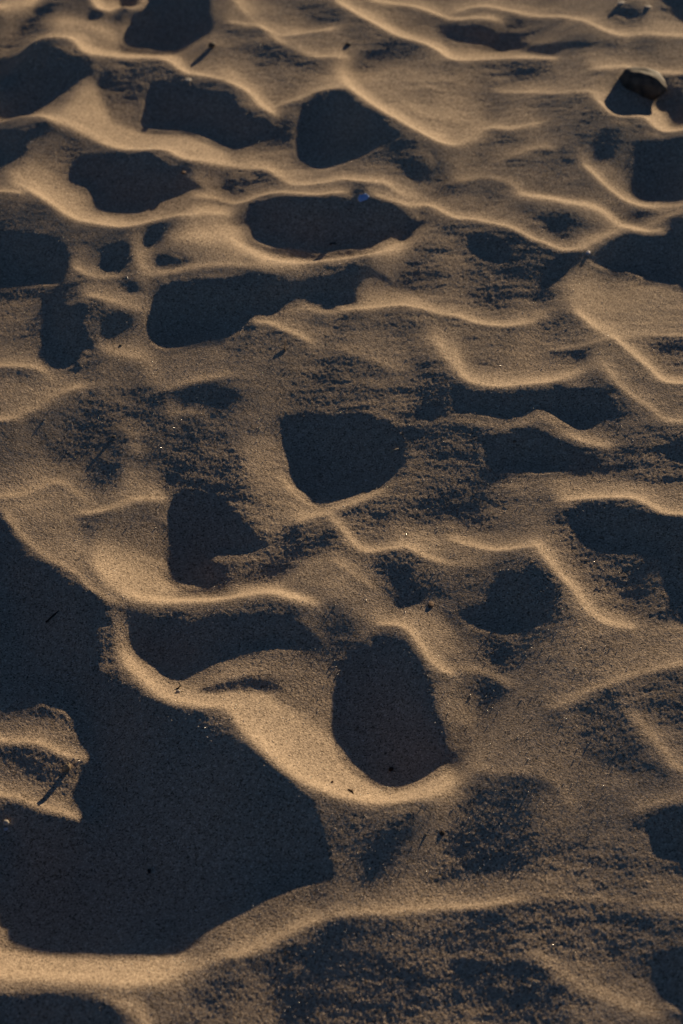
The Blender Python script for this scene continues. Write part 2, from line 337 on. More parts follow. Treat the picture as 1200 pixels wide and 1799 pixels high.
 (CREST, 198, 18.9, 5.3, [-323,1808,-302,1777,-282,1759,-257,1757,-221,1763,-184,1761,-147,1752,-117,1755,-88,1754,-58,1740,-33,1729]),
 (HOLLOW, 35, 2.3, [-233,1947,-211,1967,-180,1971,-156,1962,-149,1940,-138,1918,-112,1888,-96,1855,-121,1842,-151,1843,-170,1840,-150,1829,-127,1814,-138,1796,-149,1790,-186,1791,-204,1796,-219,1804,-229,1819,-230,1855,-235,1896,-237,1925]),
 (HOLLOW, 60, 4.4, [-150,1827,-120,1827,-75,1836,-45,1842,-52,1804,-97,1795,-141,1794]),
 (CREST, 95, 3.8, 1.1, [-172,1841,-151,1840,-116,1832,-90,1837]),
 (HOLLOW, 112, 6.2, [-135,2054,-96,2067,-82,2019,-66,1966,-27,1928,-31,1907,-77,1911,-116,1951,-134,2005]),
 (HOLLOW, 89, 6.1, [-123,1930,-61,1911,-61,1890,-91,1867,-122,1897]),
 (HOLLOW, 35, 2.0, [-83,2106,-86,2071,-79,2025,-65,1970,-47,1950,-25,1932,-10,1932,13,1941,47,1957,72,1975,88,1998,92,2032,85,2061,66,2083,40,2104,14,2111,-32,2117,-59,2117]),
 (CREST, 167, 5.9, 1.6, [-82,1990,-65,1958,-46,1940,-25,1921,-8,1919,23,1929,54,1951]),
 (CREST, 151, 9.0, 2.5, [-61,1892,-36,1909,-15,1908]),
 (HOLLOW, 46, 3.7, [-33,1890,-53,1879,-76,1861,-71,1836,-82,1813,-97,1797,-74,1796,-56,1814,-41,1839,-29,1872]),
 (HOLLOW, 66, 3.7, [-30,1890,-11,1869,0,1836,22,1811,30,1799,7,1809,-23,1842,-41,1841]),
 (HOLLOW, 102, 5.9, [-59,1803,-30,1829,15,1800,51,1764,44,1735,0,1728,-36,1738,-74,1771]),
 (CREST, 139, 6.2, 1.7, [-10,1812,13,1782,29,1770,44,1756]),
 (HOLLOW, 117, 6.0, [76,1872,121,1863,187,1836,245,1823,222,1813,148,1801,104,1823,75,1841]),
 (HOLLOW, 55, 4.4, [35,1819,54,1820,74,1821,89,1820,98,1805,118,1796,139,1772,116,1736,87,1743,78,1736,64,1750,57,1785,30,1812]),
 (HOLLOW, 42, 3.7, [59,1797,89,1798,93,1764,78,1739,66,1747]),
 (CREST, 163, 7.6, 2.1, [-15,1896,0,1875,13,1850,25,1835,35,1827,50,1828,67,1829,87,1833,102,1821,119,1811,148,1799]),
 (CREST, 130, 5.6, 1.6, [141,1801,170,1793,184,1793]),
 (CREST, 173, 5.7, 1.6, [143,1853,174,1838,199,1824,222,1817,252,1817]),
 (HOLLOW, 66, 6.3, [365,2061,447,2033,449,1983,389,1989,344,2006]),
 (HOLLOW, 40, 4.7, [445,2013,521,2007,513,1949,443,1963]),
 (HOLLOW, 39, 3.1, [198,2047,237,2046,275,2060,291,2058,305,2034,323,2014,335,1999,326,1980,299,1961,273,1965,249,1973,212,1971,197,1983,185,2000,169,2014,178,2039]),
 (HOLLOW, 62, 4.7, [134,2044,182,2050,195,2003,157,2007]),
 (CREST, 115, 6.1, 1.7, [159,2074,185,2065,211,2056,232,2053,259,2063,276,2075,292,2071,306,2047,325,2028,345,2020,368,2016]),
 (CREST, 146, 6.0, 1.7, [315,2037,330,2026,345,2020,368,2016]),
 (HOLLOW, 118, 7.6, [277,1946,340,1957,398,1935,505,1896,500,1864,414,1886,378,1901,304,1910]),
 (HOLLOW, 43, 4.4, [282,1888,303,1897,340,1896,376,1887,399,1872,422,1851,494,1831,476,1697,412,1705,397,1724,404,1755,408,1779,366,1788,343,1791,309,1816,299,1846,291,1872]),
 (HOLLOW, 37, 4.4, [308,1869,346,1883,396,1860,493,1824,478,1709,409,1722,412,1781,354,1803,313,1834]),
 (CREST, 182, 5.8, 1.6, [292,1903,329,1906,365,1901,390,1895,410,1877,428,1861,496,1842]),
 (HOLLOW, 62, 5.8, [323,1792,401,1778,398,1724,359,1714,324,1726,307,1768]),
 (HOLLOW, 75, 5.8, [125,1791,184,1786,204,1760,146,1743]),
 (HOLLOW, 54, 8.6, [197,1805,239,1781,249,1761,265,1737,277,1710,284,1683,272,1661,248,1664,233,1647,212,1648,188,1644,172,1650,143,1685,123,1707,131,1744,146,1762,176,1767,184,1791]),
 (HOLLOW, 41, 8.6, [198,1782,234,1771,260,1728,270,1682,234,1672,199,1666,151,1698,145,1733,188,1724]),
 (CREST, 170, 9.8, 2.8, [254,1821,264,1795,277,1770,290,1749,302,1721,309,1699,326,1681,342,1671,363,1669]),
 (HOLLOW, 36, 2.0, [-513,1913,-443,1885,-430,1862,-413,1844,-424,1832,-407,1816,-380,1802,-360,1792,-340,1775,-323,1752,-309,1736,-296,1712,-288,1693,-287,1659,-279,1631,-264,1614,-250,1601,-230,1577,-213,1560,-193,1549,-172,1539,-154,1539,-136,1534,-121,1509,-109,1484,-93,1463,-77,1445,-61,1432,-44,1417,-29,1405,-26,1384,-13,1355,-11,1331,-9,1305,-38,1297,-57,1291,-73,1278,-100,1259,-124,1244,-148,1230,-179,1219,-205,1210,-229,1208,-255,1214,-290,1225,-332,1231,-364,1243,-373,1252,-423,1267]),
 (CREST, 143, 6.3, 1.8, [-455,1908,-438,1880,-424,1860,-402,1837,-383,1815,-362,1802,-341,1784,-324,1759,-300,1741,-281,1733]),
 (HOLLOW, 54, 4.9, [-309,1690,-285,1702,-271,1620,-255,1603,-278,1617,-302,1642]),
 (HOLLOW, 69, 2.7, [-395,1571,-377,1583,-361,1581,-339,1571,-329,1562,-326,1539,-315,1517,-303,1502,-306,1494,-312,1486,-315,1470,-321,1448,-318,1433,-304,1411,-303,1406,-323,1408,-347,1422,-364,1428,-382,1438,-447,1443,-462,1547]),
 (HOLLOW, 54, 3.4, [-457,1513,-369,1516,-341,1510,-327,1489,-341,1470,-356,1455,-371,1469,-452,1475]),
 (CREST, 163, 5.8, 1.6, [-459,1523,-389,1527,-366,1526,-347,1517,-329,1506,-306,1501]),
 (CREST, 163, 6.2, 1.7, [-448,1450,-383,1445,-365,1435,-348,1428,-327,1420,-303,1408]),
 (HOLLOW, 38, 2.1, [-271,1727,-231,1732,-194,1726,-144,1711,-113,1716,-84,1717,-52,1710,-24,1708,-9,1700,-5,1680,-23,1660,-48,1652,-76,1648,-106,1645,-127,1640,-141,1636,-164,1627,-187,1613,-198,1608,-216,1615,-242,1647,-263,1668,-272,1685,-273,1711]),
 (HOLLOW, 56, 4.3, [-115,1714,-84,1717,-52,1710,-24,1708,-9,1700,-4,1678,-21,1668,-43,1693,-79,1702]),
 (HOLLOW, 55, 2.2, [-204,1726,-144,1711,-115,1714,-122,1704,-181,1711]),
 (CREST, 98, 9.1, 2.6, [-290,1721,-283,1702,-278,1684,-275,1659]),
 (HOLLOW, 86, 4.2, [-189,1610,-162,1622,-127,1635,-92,1641,-50,1645,-18,1636,-7,1619,-10,1585,-14,1533,-28,1558,-77,1591,-112,1605,-139,1600]),
 (HOLLOW, 66, 4.2, [-7,1710,29,1687,25,1659,0,1645,-6,1624,-18,1644]),
 (HOLLOW, 36, 2.1, [-180,1591,-139,1602,-105,1608,-71,1607,-84,1594,-118,1586,-139,1583,-160,1584]),
 (HOLLOW, 140, 2.7, [-152,1573,-139,1580,-93,1588,-69,1572,-35,1583,-9,1594,-12,1562,-9,1527,0,1499,18,1472,35,1455,53,1444,71,1444,89,1449,116,1465,128,1478,132,1430,109,1412,86,1394,60,1392,31,1398,0,1404,-26,1410,-48,1426,-70,1446,-93,1468,-112,1499,-129,1534,-140,1542]),
 (HOLLOW, 102, 6.9, [-70,1596,-11,1606,-14,1559,-10,1525,-27,1540,-62,1566]),
 (CREST, 183, 13.9, 3.9, [-273,1663,-260,1640,-243,1617,-223,1589,-200,1568,-178,1559,-157,1553,-137,1554,-116,1538]),
 (CREST, 179, 9.2, 2.6, [-133,1544,-112,1505,-93,1474,-73,1453]),
 (CREST, 200, 15.9, 4.5, [-101,1500,-76,1465,-46,1439,-13,1423,26,1418,65,1411,98,1415,130,1448]),
 (HOLLOW, 35, 2.1, [41,1682,55,1689,71,1686,83,1674,94,1647,103,1621,111,1592,115,1561,125,1540,128,1514,126,1495,116,1474,100,1457,71,1444,53,1444,35,1455,18,1472,0,1499,-9,1527,-12,1562,-9,1596,-4,1609,10,1634,33,1660]),
 (HOLLOW, 105, 4.3, [7,1729,44,1744,94,1722,86,1699,43,1702,14,1708]),
 (HOLLOW, 108, 5.7, [94,1728,137,1696,148,1634,133,1619,103,1661,82,1691]),
 (CREST, 98, 15.0, 4.2, [124,1593,134,1561,138,1521,137,1489]),
 (CREST, 115, 17.6, 4.9, [148,1563,157,1521,161,1477,166,1459]),
 (CREST, 170, 7.2, 2.0, [43,1697,60,1698,77,1692,87,1679,97,1660,106,1639,117,1622,131,1612,140,1608]),
 (CREST, 130, 7.1, 2.0, [140,1620,163,1616,187,1610,208,1585]),
 (HOLLOW, 108, 7.0, [279,1629,335,1629,469,1642,464,1612,345,1590,309,1579,276,1592]),
 (HOLLOW, 66, 6.8, [329,1576,461,1591,446,1488,376,1510,345,1535]),
 (HOLLOW, 56, 5.4, [271,1539,291,1555,319,1559,325,1549,333,1527,343,1498,355,1480,374,1455,378,1433,359,1421,342,1420,329,1437,309,1450,287,1461,276,1488,288,1516]),
 (HOLLOW, 50, 4.1, [290,1522,330,1519,341,1496,308,1497,289,1506]),
 (HOLLOW, 49, 4.0, [294,1486,339,1476,369,1449,361,1438,317,1451,293,1470]),
 (CREST, 139, 5.9, 1.6, [249,1534,272,1547,296,1562,320,1570,344,1582,367,1588,386,1592,463,1607]),
 (CREST, 130, 8.0, 2.2, [346,1520,357,1503,368,1480,379,1464,388,1443,438,1427]),
 (HOLLOW, 108, 6.7, [146,1522,168,1495,226,1474,258,1458,263,1434,231,1444,153,1458]),
 (HOLLOW, 58, 6.5, [146,1446,176,1444,217,1439,226,1421,227,1388,211,1336,203,1315,172,1324,128,1341,110,1376,124,1414]),
 (HOLLOW, 52, 5.2, [140,1401,189,1394,196,1374,198,1330,178,1320,160,1339,129,1356]),
 (CREST, 115, 9.1, 2.5, [151,1463,177,1451,209,1446,226,1447]),
 (CREST, 112, 7.9, 2.2, [228,1444,253,1426,263,1394]),
 (HOLLOW, 42, 3.2, [432,1392,362,1387,346,1374,337,1361,342,1345,342,1324,353,1313,422,1314]),
 (CREST, 115, 4.5, 1.2, [433,1399,356,1393,332,1382]),
 (CREST, 151, 6.4, 1.8, [-25,1249,8,1256,33,1259,62,1264,94,1269,125,1269,156,1271,181,1274,216,1279]),
 (CREST, 118, 7.5, 2.1, [213,1281,230,1281,270,1275,303,1269,331,1260,412,1243]),
 (HOLLOW, 66, 7.5, [242,1256,304,1256,410,1234,408,1217,336,1212,326,1179,278,1175,244,1197,234,1232]),
 (HOLLOW, 44, 3.7, [325,1186,339,1207,409,1224,396,1125,336,1129,329,1152]),
 (HOLLOW, 77, 4.9, [-186,1167,-122,1193,-73,1212,-72,1166,-59,1080,-158,1074,-187,1074,-211,1146]),
 (HOLLOW, 138, 3.1, [-417,1233,-363,1241,-332,1229,-254,1212,-204,1208,-179,1218,-124,1243,-100,1257,-69,1276,-25,1268,-25,1249,-51,1235,-69,1223,-92,1208,-122,1200,-158,1187,-192,1167,-214,1149,-202,1138,-181,1074,-212,1118,-236,1129,-262,1146,-300,1158,-331,1163,-404,1159]),
 (HOLLOW, 87, 5.6, [-166,1219,-124,1241,-75,1273,-38,1275,-62,1253,-111,1221,-153,1204]),
 (CREST, 200, 16.0, 7.4, [-409,1193,-329,1190,-278,1178,-228,1166,-182,1181]),
 (CREST, 161, 6.4, 1.8, [-122,1203,-92,1212,-70,1227,-51,1238,-25,1249]),
 (HOLLOW, 54, 6.2, [-97,1195,-69,1212,-37,1230,0,1238,41,1238,62,1223,81,1199,91,1179,77,1163,50,1148,30,1150,0,1155,-24,1162,-44,1157,-71,1173,-91,1180]),
 (HOLLOW, 49, 3.1, [-63,1220,-43,1216,-24,1208,-34,1201,-52,1203,-63,1211]),
 (HOLLOW, 49, 4.9, [-73,1179,-36,1192,0,1199,31,1217,55,1213,82,1187,73,1167,36,1155,0,1160,-36,1167,-66,1169]),
 (HOLLOW, 50, 4.9, [127,1206,163,1202,193,1198,206,1185,219,1168,244,1153,231,1134,199,1137,186,1149,151,1165,121,1175]),
 (HOLLOW, 47, 3.7, [138,1201,189,1197,209,1174,181,1170,152,1182]),
 (CREST, 102, 4.2, 1.2, [127,1215,164,1208,194,1204]),
 (CREST, 122, 13.5, 3.8, [201,1222,214,1205,229,1188,246,1174,261,1166,280,1154,308,1138,332,1131]),
 (HOLLOW, 36, 1.8, [-404,1159,-345,1163,-320,1162,-295,1155,-272,1148,-253,1134,-236,1124,-210,1072,-210,1072,-391,1073]),
 (CREST, 92, 6.1, 1.7, [44,2105,77,2076,96,2035,92,1994]),
]
DX, X0, Y0 = 0.003, -0.80, 0.96
NX, NY = 534, 894
GXS = X0 + DX * np.arange(NX); GYS = Y0 + DX * np.arange(NY)
SQ = CAM_H / np.sqrt(CAM_H ** 2 + GYS ** 2)             # marks are longer along y by this ratio, as ripples here are

def lattice_noise(xs, ys, lx, ly, seed):
    """smooth random relief of unit rms on the tensor grid xs * ys, wavelength about lx by ly"""
    rng = np.random.RandomState(seed)
    cell_x, cell_y = lx / 2.0, ly / 2.0
    u = (xs - xs[0]) / cell_x; v = (ys - ys[0]) / cell_y
    G = rng.randn(int(v[-1]) + 5, int(u[-1]) + 5).astype(np.float32)
    def w(t):
        f = t - np.floor(t)
        return [(1 - f) ** 3 / 6, (3 * f ** 3 - 6 * f ** 2 + 4) / 6, (-3 * f ** 3 + 3 * f ** 2 + 3 * f + 1) / 6, f ** 3 / 6]
    iu = u.astype(int); iv = v.astype(int); wu = w(u); wv = w(v)
    A = sum(wu[k][None, :].astype(np.float32) * G[:, iu + k] for k in range(4))
    B = sum(wv[k][:, None].astype(np.float32) * A[iv + k] for k in range(4))
    return B / 0.48

def spline(p, closed, n=6):
    p = np.array(p, float).reshape(-1, 2) / 1000.0
    m = len(p)
    if m < 3 and not closed: return p
    out = []; t = np.linspace(0, 1, n, endpoint=False)[:, None]
    for i in (range(m) if closed else range(m - 1)):
        if closed: a, b, c, d = p[i - 1], p[i], p[(i + 1) % m], p[(i + 2) % m]
        else: a, b, c, d = p[max(i - 1, 0)], p[i], p[i + 1], p[min(i + 2, m - 1)]
        out.append(0.5 * (2 * b + (c - a) * t + (2 * a - 5 * b + 4 * c - d) * t ** 2 + (3 * b - a - 3 * c + d) * t ** 3))
    if not closed: out.append(p[-1:])
    return np.vstack(out)

def gk(s):
    r = int(3 * s + 1); k = np.exp(-0.5 * (np.arange(-r, r + 1) / s) ** 2)
    return k / k.sum()

def blur2(m, sy, sx):
    if sy > 0.3:
        k = gk(sy); r = len(k) // 2; p = np.pad(m, ((r, r), (0, 0)), 'edge'); m = sum(k[i] * p[i:i + m.shape[0]] for i in range(len(k)))
    if sx > 0.3:
        k = gk(sx); r = len(k) // 2; p = np.pad(m, ((0, 0), (r, r)), 'edge'); m = sum(k[i] * p[:, i:i + m.shape[1]] for i in range(len(k)))
    return m

def survey():
    F = np.full((NY, NX), 72.0)
    def window(pts, pad):
        pj = int(np.clip((pts[:, 1].mean() - Y0) / DX, 0, NY - 1)); py = pad / SQ[pj]
        i0 = int(np.clip((pts[:, 0].min() - pad - X0) / DX, 0, NX)); i1 = int(np.clip((pts[:, 0].max() + pad - X0) / DX + 1, 0, NX))
        j0 = int(np.clip((pts[:, 1].min() - py - Y0) / DX, 0, NY)); j1 = int(np.clip((pts[:, 1].max() + py - Y0) / DX + 1, 0, NY))
        return i0, i1, j0, j1, SQ[pj]
    def hollow(v, b, line):
        pts = spline(line, True); b = b / 1000.0
        i0, i1, j0, j1, sq = window(pts, 3 * b + 0.006)
        if i1 <= i0 or j1 <= j0: return
        X, Y = np.meshgrid(GXS[i0:i1], GYS[j0:j1]); ins = np.zeros(X.shape, bool)
        for (ax, ay), (bx, by) in zip(pts, np.roll(pts, -1, 0)):
            if ay != by: ins ^= ((ay > Y) != (by > Y)) & (X < (bx - ax) * (Y - ay) / (by - ay) + ax)
        m = blur2(ins.astype(float), b / sq / DX, b / DX)
        F[j0:j1, i0:i1] = F[j0:j1, i0:i1] * (1 - m) + v * m
    def stroke(v, w, b, pts, a, keep):
        i0, i1, j0, j1, sq = window(pts, w + 3 * b + 0.006)
        if i1 <= i0 or j1 <= j0: return
        X, Y = np.meshgrid(GXS[i0:i1], GYS[j0:j1] ); D = np.full(X.shape, 1e9); T = np.zeros(X.shape); n = len(pts)
        s = np.array([1, sq])
        X = X; Yq = Y * sq; q = pts * s
        for i in range(n - 1):
            p0, d = q[i], q[i + 1] - q[i]; l2 = max((d ** 2).sum(), 1e-12)
            t = np.clip(((X - p0[0]) * d[0] + (Yq - p0[1]) * d[1]) / l2, 0, 1)
            dd = np.hypot(X - p0[0] - t * d[0], Yq - p0[1] - t * d[1]); k = dd < D
            D[k] = dd[k]; T[k] = ((i + t) / (n - 1))[k]
        ww = w * 0.5 * np.clip(np.minimum(T, 1 - T) * 6 + 0.45, 0.45, 1)
        m = np.clip((ww - D) / 0.0025 + 0.5, 0, 1)
        m = blur2(m, b / sq / DX, b / DX) * a
        if keep == 2: m = m * (F[j0:j1, i0:i1] > 52)
        if keep == 1: m = m * np.clip((F[j0:j1, i0:i1] - 46) / 14, 0, 1)
        F[j0:j1, i0:i1] = F[j0:j1, i0:i1] * (1 - m) + v * m
    for f in FEATURES:
        if f[0] == HOLLOW: hollow(f[1], f[2], f[3])
        else:
            v, w, b = f[1], f[2] / 1000.0, f[3] / 1000.0
            pts = spline(f[4], False)
            if w < 0.0185 and v >= 105:      # a crest fades gently on its sunny side and drops sharply on its lee
                up = np.array([0, w / SQ[int(np.clip((pts[:, 1].mean() - Y0) / DX, 0, NY - 1))]])
                stroke(v * 0.72, w * 5.5, w * 0.75, pts + 2.0 * up, 0.5, 1)
                stroke(v * 0.86, w * 2.6, w * 0.45, pts + 0.84 * up, 0.66, 1)
                stroke(52, w * 0.9, w * 0.25, pts - 0.84 * up, 0.5, 2)
            stroke(v, w, b, pts, 1.0, 0)
    uneven = 5.0 * lattice_noise(GXS, GYS, 0.13, 0.10, 41) + 4.0 * lattice_noise(GXS, GYS, 0.05, 0.045, 42)
    F += uneven * np.clip((F - 48) / 20, 0, 1) * np.clip((150 - F) / 40, 0, 1)     # nothing trodden is ever quite even
    k = np.clip((F - 95) / 60, 0, 1); k = k * k * (3 - 2 * k)
    F = 36 + (F - 36) * (0.78 + 0.22 * k)
    return np.clip(F, 30, 200)

TE = math.tan(math.radians(SUN_EL))
DS = np.array([-math.sin(math.radians(SUN_AZ)), -math.cos(math.radians(SUN_AZ))])   # the way the light runs over the ground
DT = np.array([-DS[1], DS[0]])
SHADE = (36 / 255.0) ** 2.2
FLAT = (FLAT_LEVEL / 255.0) ** 2.2 - SHADE

def bil(A, u, v):
    u = np.clip(u, 0, A.shape[1] - 1.001); v = np.clip(v, 0, A.shape[0] - 1.001)
    i = u.astype(int); j = v.astype(int); a = u - i; b = v - j
    return (A[j, i] * (1 - a) + A[j, i + 1] * a) * (1 - b) + (A[j + 1, i] * (1 - a) + A[j + 1, i + 1] * a) * b

def fit_level(F, res, start, rounds, steps):
    """least squares height field on a grid turned to the sun: rows run with the light"""
    c = np.array([(-0.42, 1.0), (0.42, 1.0), (-0.72, 3.6), (0.72, 3.6)])
    s, t = c @ DS, c @ DT
    s0, t0 = s.min() - 0.15, t.min() - 0.03
    ns = int((s.max() + 0.05 - s0) / res) + 1; nt = int((t.max() + 0.03 - t0) / res) + 1
    S, T = np.meshgrid(s0 + np.arange(ns) * res, t0 + np.arange(nt) * res, indexing='ij')
    X = S * DS[0] + T * DT[0]; Y = S * DS[1] + T * DT[1]
    if start is None: h = np.zeros((ns, nt))
    else:
        ps, pt, pr, ph = start
        h = bil(ph, (T - pt) / pr, (S - ps) / pr)
    lit_level = bil(F, (X - X0) / DX, (Y - Y0) / DX)
    inside = (np.abs(X) < 0.212 + 0.1335 * Y) & (Y > 1.06) & (Y < 3.45)
    E = TE * np.maximum(((lit_level / 255.0) ** 2.2 - SHADE) / FLAT, 0.02)
    p0 = np.maximum(E - 0.0012 / E, 0.016) - TE      # grains lift grazing light a little, so lean a little further
    p0 = np.where(p0 > 0.36, 0.36 + (p0 - 0.36) * 0.70, p0); p0 = np.minimum(p0, 0.80)
    dark = (lit_level < 44) & inside
    lit = inside & ~dark
    corr = np.zeros((ns, nt)); N = ns * nt
    # every run of shade along the light: it drops exactly by its length times the sun's slope
    cpad = np.zeros((nt, ns + 2), int); cpad[:, 1:-1] = dark.T
    df = np.diff(cpad, axis=1)
    j1, a = np.where(df == 1); j2, b = np.where(df == -1)
    a0 = np.maximum(a - 1, 0); b0 = np.minimum(b, ns - 1)
    ok = (b0 - a0) >= 2
    jj, a, b, a0, b0 = j1[ok], a[ok], b[ok], a0[ok], b0[ok]
    la, lb = lit_level[a0, jj], lit_level[a0 + 1, jj]
    fa = np.where((a > 0) & (la > 44) & (lb < 44), (la - 44) / np.where(la == lb, 1, la - lb), 0.0)
    la, lb = lit_level[b0 - 1, jj], lit_level[b0, jj]
    fb = np.where((b < ns) & (lb > 44) & (la < 44), (44 - la) / np.where(la == lb, 1, lb - la), 1.0)
    drop = (b0 - 1 + fb - a0 - fa) * res * TE
    wS = 3.0 / np.sqrt(np.maximum(drop / TE / res, 1))
    ka = a0 * nt + jj; kb = (b0 - 1) * nt + jj
    wI = np.zeros((ns - 1, nt)); pI = np.zeros((ns - 1, nt))
    for q0, q1, j in zip(a0, b0, jj):
        n = q1 - q0; x = (np.arange(n) + 0.5) / n
        k = min(max(n * res / 0.08, 0.15), 1.0)
        pI[q0:q1, j] = -TE + 0.20 * k * (2.25 * x ** 3 - 6.75 * x * (1 - x) ** 2)   # leaves the light gently, meets it again steeply
        wI[q0:q1, j] = 0.35
    wl = lit.astype(float); wE = np.minimum(wl[:-1], wl[1:])
    wO = np.where(inside[:-1] & inside[1:], 0, 0.05)
    W = wE ** 2 + wO ** 2 + wI ** 2
    for it in range(rounds):
        p = p0 + corr; pE = 0.5 * (p[:-1] + p[1:])
        z = h + np.arange(ns)[:, None] * res * TE
        mx = np.maximum.accumulate(z, axis=0)
        src = np.maximum.accumulate(np.where(z >= mx - 1e-12, np.arange(ns)[:, None], 0), axis=0)
        vi, vj = np.where(lit & (z < mx - 1e-4))     # lit ground that a crest would wrongly shade
        kv = vi * nt + vj; ks = src[vi, vj] * nt + vj; dist = (vi - src[vi, vj]) * res
        def A(x):
            hh = x.reshape(ns, nt); g = np.zeros_like(hh)
            q = W * (hh[1:] - hh[:-1]); g[1:] += q; g[:-1] -= q
            c = (hh[2:] - 2 * hh[1:-1] + hh[:-2]) * LAM_S ** 2; g[2:] += c; g[1:-1] -= 2 * c; g[:-2] += c
            c = (hh[:, 2:] - 2 * hh[:, 1:-1] + hh[:, :-2]) * LAM_T ** 2; g[:, 2:] += c; g[:, 1:-1] -= 2 * c; g[:, :-2] += c
            c = (hh[:, 1:] - hh[:, :-1]) * 0.06 ** 2; g[:, 1:] += c; g[:, :-1] -= c
            g += (0.15 * res) ** 2 * hh
            g = g.ravel()
            q = (x[kb] * (1 - fb) + x[kb + nt] * fb - x[ka] * (1 - fa) - x[ka + nt] * fa) * wS ** 2
            g += np.bincount(kb, q * (1 - fb), N) + np.bincount(kb + nt, q * fb, N) - np.bincount(ka, q * (1 - fa), N) - np.bincount(ka + nt, q * fa, N)
            if len(kv):
                q = (x[kv] - x[ks]) * 0.25; g += np.bincount(kv, q, N) - np.bincount(ks, q, N)
            return g
        r0 = np.zeros((ns, nt)); q = (wE ** 2 * pE + wI ** 2 * pI) * res; r0[1:] += q; r0[:-1] -= q
        r0 = r0.ravel(); q = -drop * wS ** 2
        r0 += np.bincount(kb, q * (1 - fb), N) + np.bincount(kb + nt, q * fb, N) - np.bincount(ka, q * (1 - fa), N) - np.bincount(ka + nt, q * fa, N)
        if len(kv):
            q = (0.0016 - TE * dist) * 0.25; r0 += np.bincount(kv, q, N) - np.bincount(ks, q, N)
        x = h.ravel().copy(); r = r0 - A(x); d = r.copy(); rs = r @ r
        for k in range(steps):
            Ad = A(d); al = rs / (d @ Ad); x += al * d; r -= al * Ad; rn = r @ r
            if rn < 1e-15: break
            d = r + rn / rs * d; rs = rn
        h = x.reshape(ns, nt)
        if it >= 1:
            er = np.where(lit, p0 - np.gradient(h, res, axis=0), 0)
            corr = np.where(lit, np.clip(corr + 0.5 * er, -0.25, 0.25), 0)
    return s0, t0, res, h

def sculpt():
    F = survey()
    g = fit_level(F, 0.012, None, 4, 300)
    g = fit_level(F, 0.006, g, 3, 300)
    g = fit_level(F, 0.0031, g, 3, 160)
    s0, t0, res, h = g
    h = blur2(h, 0.5, 0.8)
    X, Y = np.meshgrid(GXS, GYS)
    return bil(h, ((X * DT[0] + Y * DT[1]) - t0) / res, ((X * DS[0] + Y * DS[1]) - s0) / res)

ZS = sculpt()

def grow(a0, step, far, k):
    out = []; a = a0
    while abs(a) < far:
        step *= k
        a += step
        out.append(a)
    return out

def axis(lo, hi, step_lo, step_hi, far_lo, far_hi, k):
    n = int((hi - lo) / (0.5 * (step_lo + step_hi)))
    t = np.linspace(0, 1, n + 1)
    f = step_lo * t + 0.5 * (step_hi - step_lo) * t ** 2
    mid = lo + (hi - lo) * f / f[-1]
    left = np.array(grow(lo, -step_lo, far_lo, k))[::-1]
    right = np.array(grow(hi, step_hi, far_hi, k))
    return np.concatenate([left, mid, right])

def half_width(y):
    """the fine part of the sheet widens with distance"""
    return 0.215 + 0.1345 * np.clip(y, 1.0, 3.62)

us = axis(-1.0, 1.0, 2.0 / 900, 2.0 / 900, 1200, 1200, 1.13)
ys = axis(1.03, 3.58, 0.00115, 0.0026, 600, 600, 1.13)
GX = us[None, :] * half_width(ys)[:, None]
GY = np.repeat(ys[:, None], len(us), 1)
xs = us * 0.55                                          # mean width, for the random relief

def ground_heights():
    X, Y = GX, GY
    Z = bil(ZS, (X - X0) / DX, (Y - Y0) / DX)
    # fade the surveyed relief into similar trodden sand around it
    out = np.maximum(np.maximum(np.abs(X) - (0.155 + 0.165 * np.clip(Y, 0.9, 3.7)), 1.0 - Y), Y - 3.56)
    w = np.clip(out / 0.28, 0, 1); w = w * w * (3 - 2 * w)
    near = np.clip(1.0 - np.maximum(np.abs(X) - 6, 0) / 6, 0, 1) * np.clip(1.0 - np.maximum(np.abs(Y - 2) - 6, 0) / 6, 0, 1)
    lx = np.abs(xs) < 13; ly = np.abs(ys - 2) < 13
    N = np.zeros_like(Z)
    xa, ya = xs[lx], ys[ly]
    N[np.ix_(ly, lx)] = 0.016 * lattice_noise(xa, ya, 0.34, 0.26, 3) + 0.010 * lattice_noise(xa, ya, 0.17, 0.12, 4) \
        - 0.020 * np.abs(lattice_noise(xa, ya, 0.26, 0.2, 5)) + 0.012
    return Z * (1 - w) + (N * near - 0.006) * w

GZ = ground_heights()
# small wind and crumble relief; avalanched steep faces are smoother
gx = np.gradient(GZ, axis=1) / np.gradient(GX, axis=1)
gy = np.gradient(GZ, axis=0) / np.gradient(ys)[:, None]
calm = 1.0 / (1.0 + (gx * gx + gy * gy) / 0.40 ** 2)
fx = np.abs(us) < 1.25; fy = (ys > 0.9) & (ys < 3.9)
ii = np.ix_(fy, fx)
xa, ya = xs[fx], ys[fy]
patch = 0.8 + 0.3 * np.clip(lattice_noise(xa, ya, 0.3, 0.2, 20), -1.6, 1.6)
small = np.zeros((fy.sum(), fx.sum()), np.float32)
for lx, ly, s, seed in ((0.060, 0.034, 0.016, 11), (0.030, 0.016, 0.022, 12), (0.040, 0.011, 0.022, 13), (0.0090, 0.0062, 0.030, 14), (0.0046, 0.0038, 0.055, 15), (0.0031, 0.0027, 0.095, 16)):
    small += 1.8 * s * ly / (2 * math.pi) * lattice_noise(xa, ya, lx, ly, seed)
edge = np.clip(np.minimum(1.25 - np.abs(us[fx])[None, :], np.minimum(ya - 0.9, 3.9 - ya)[:, None]) / 0.15, 0, 1)
GZ[ii] += small * patch * calm[ii] * edge

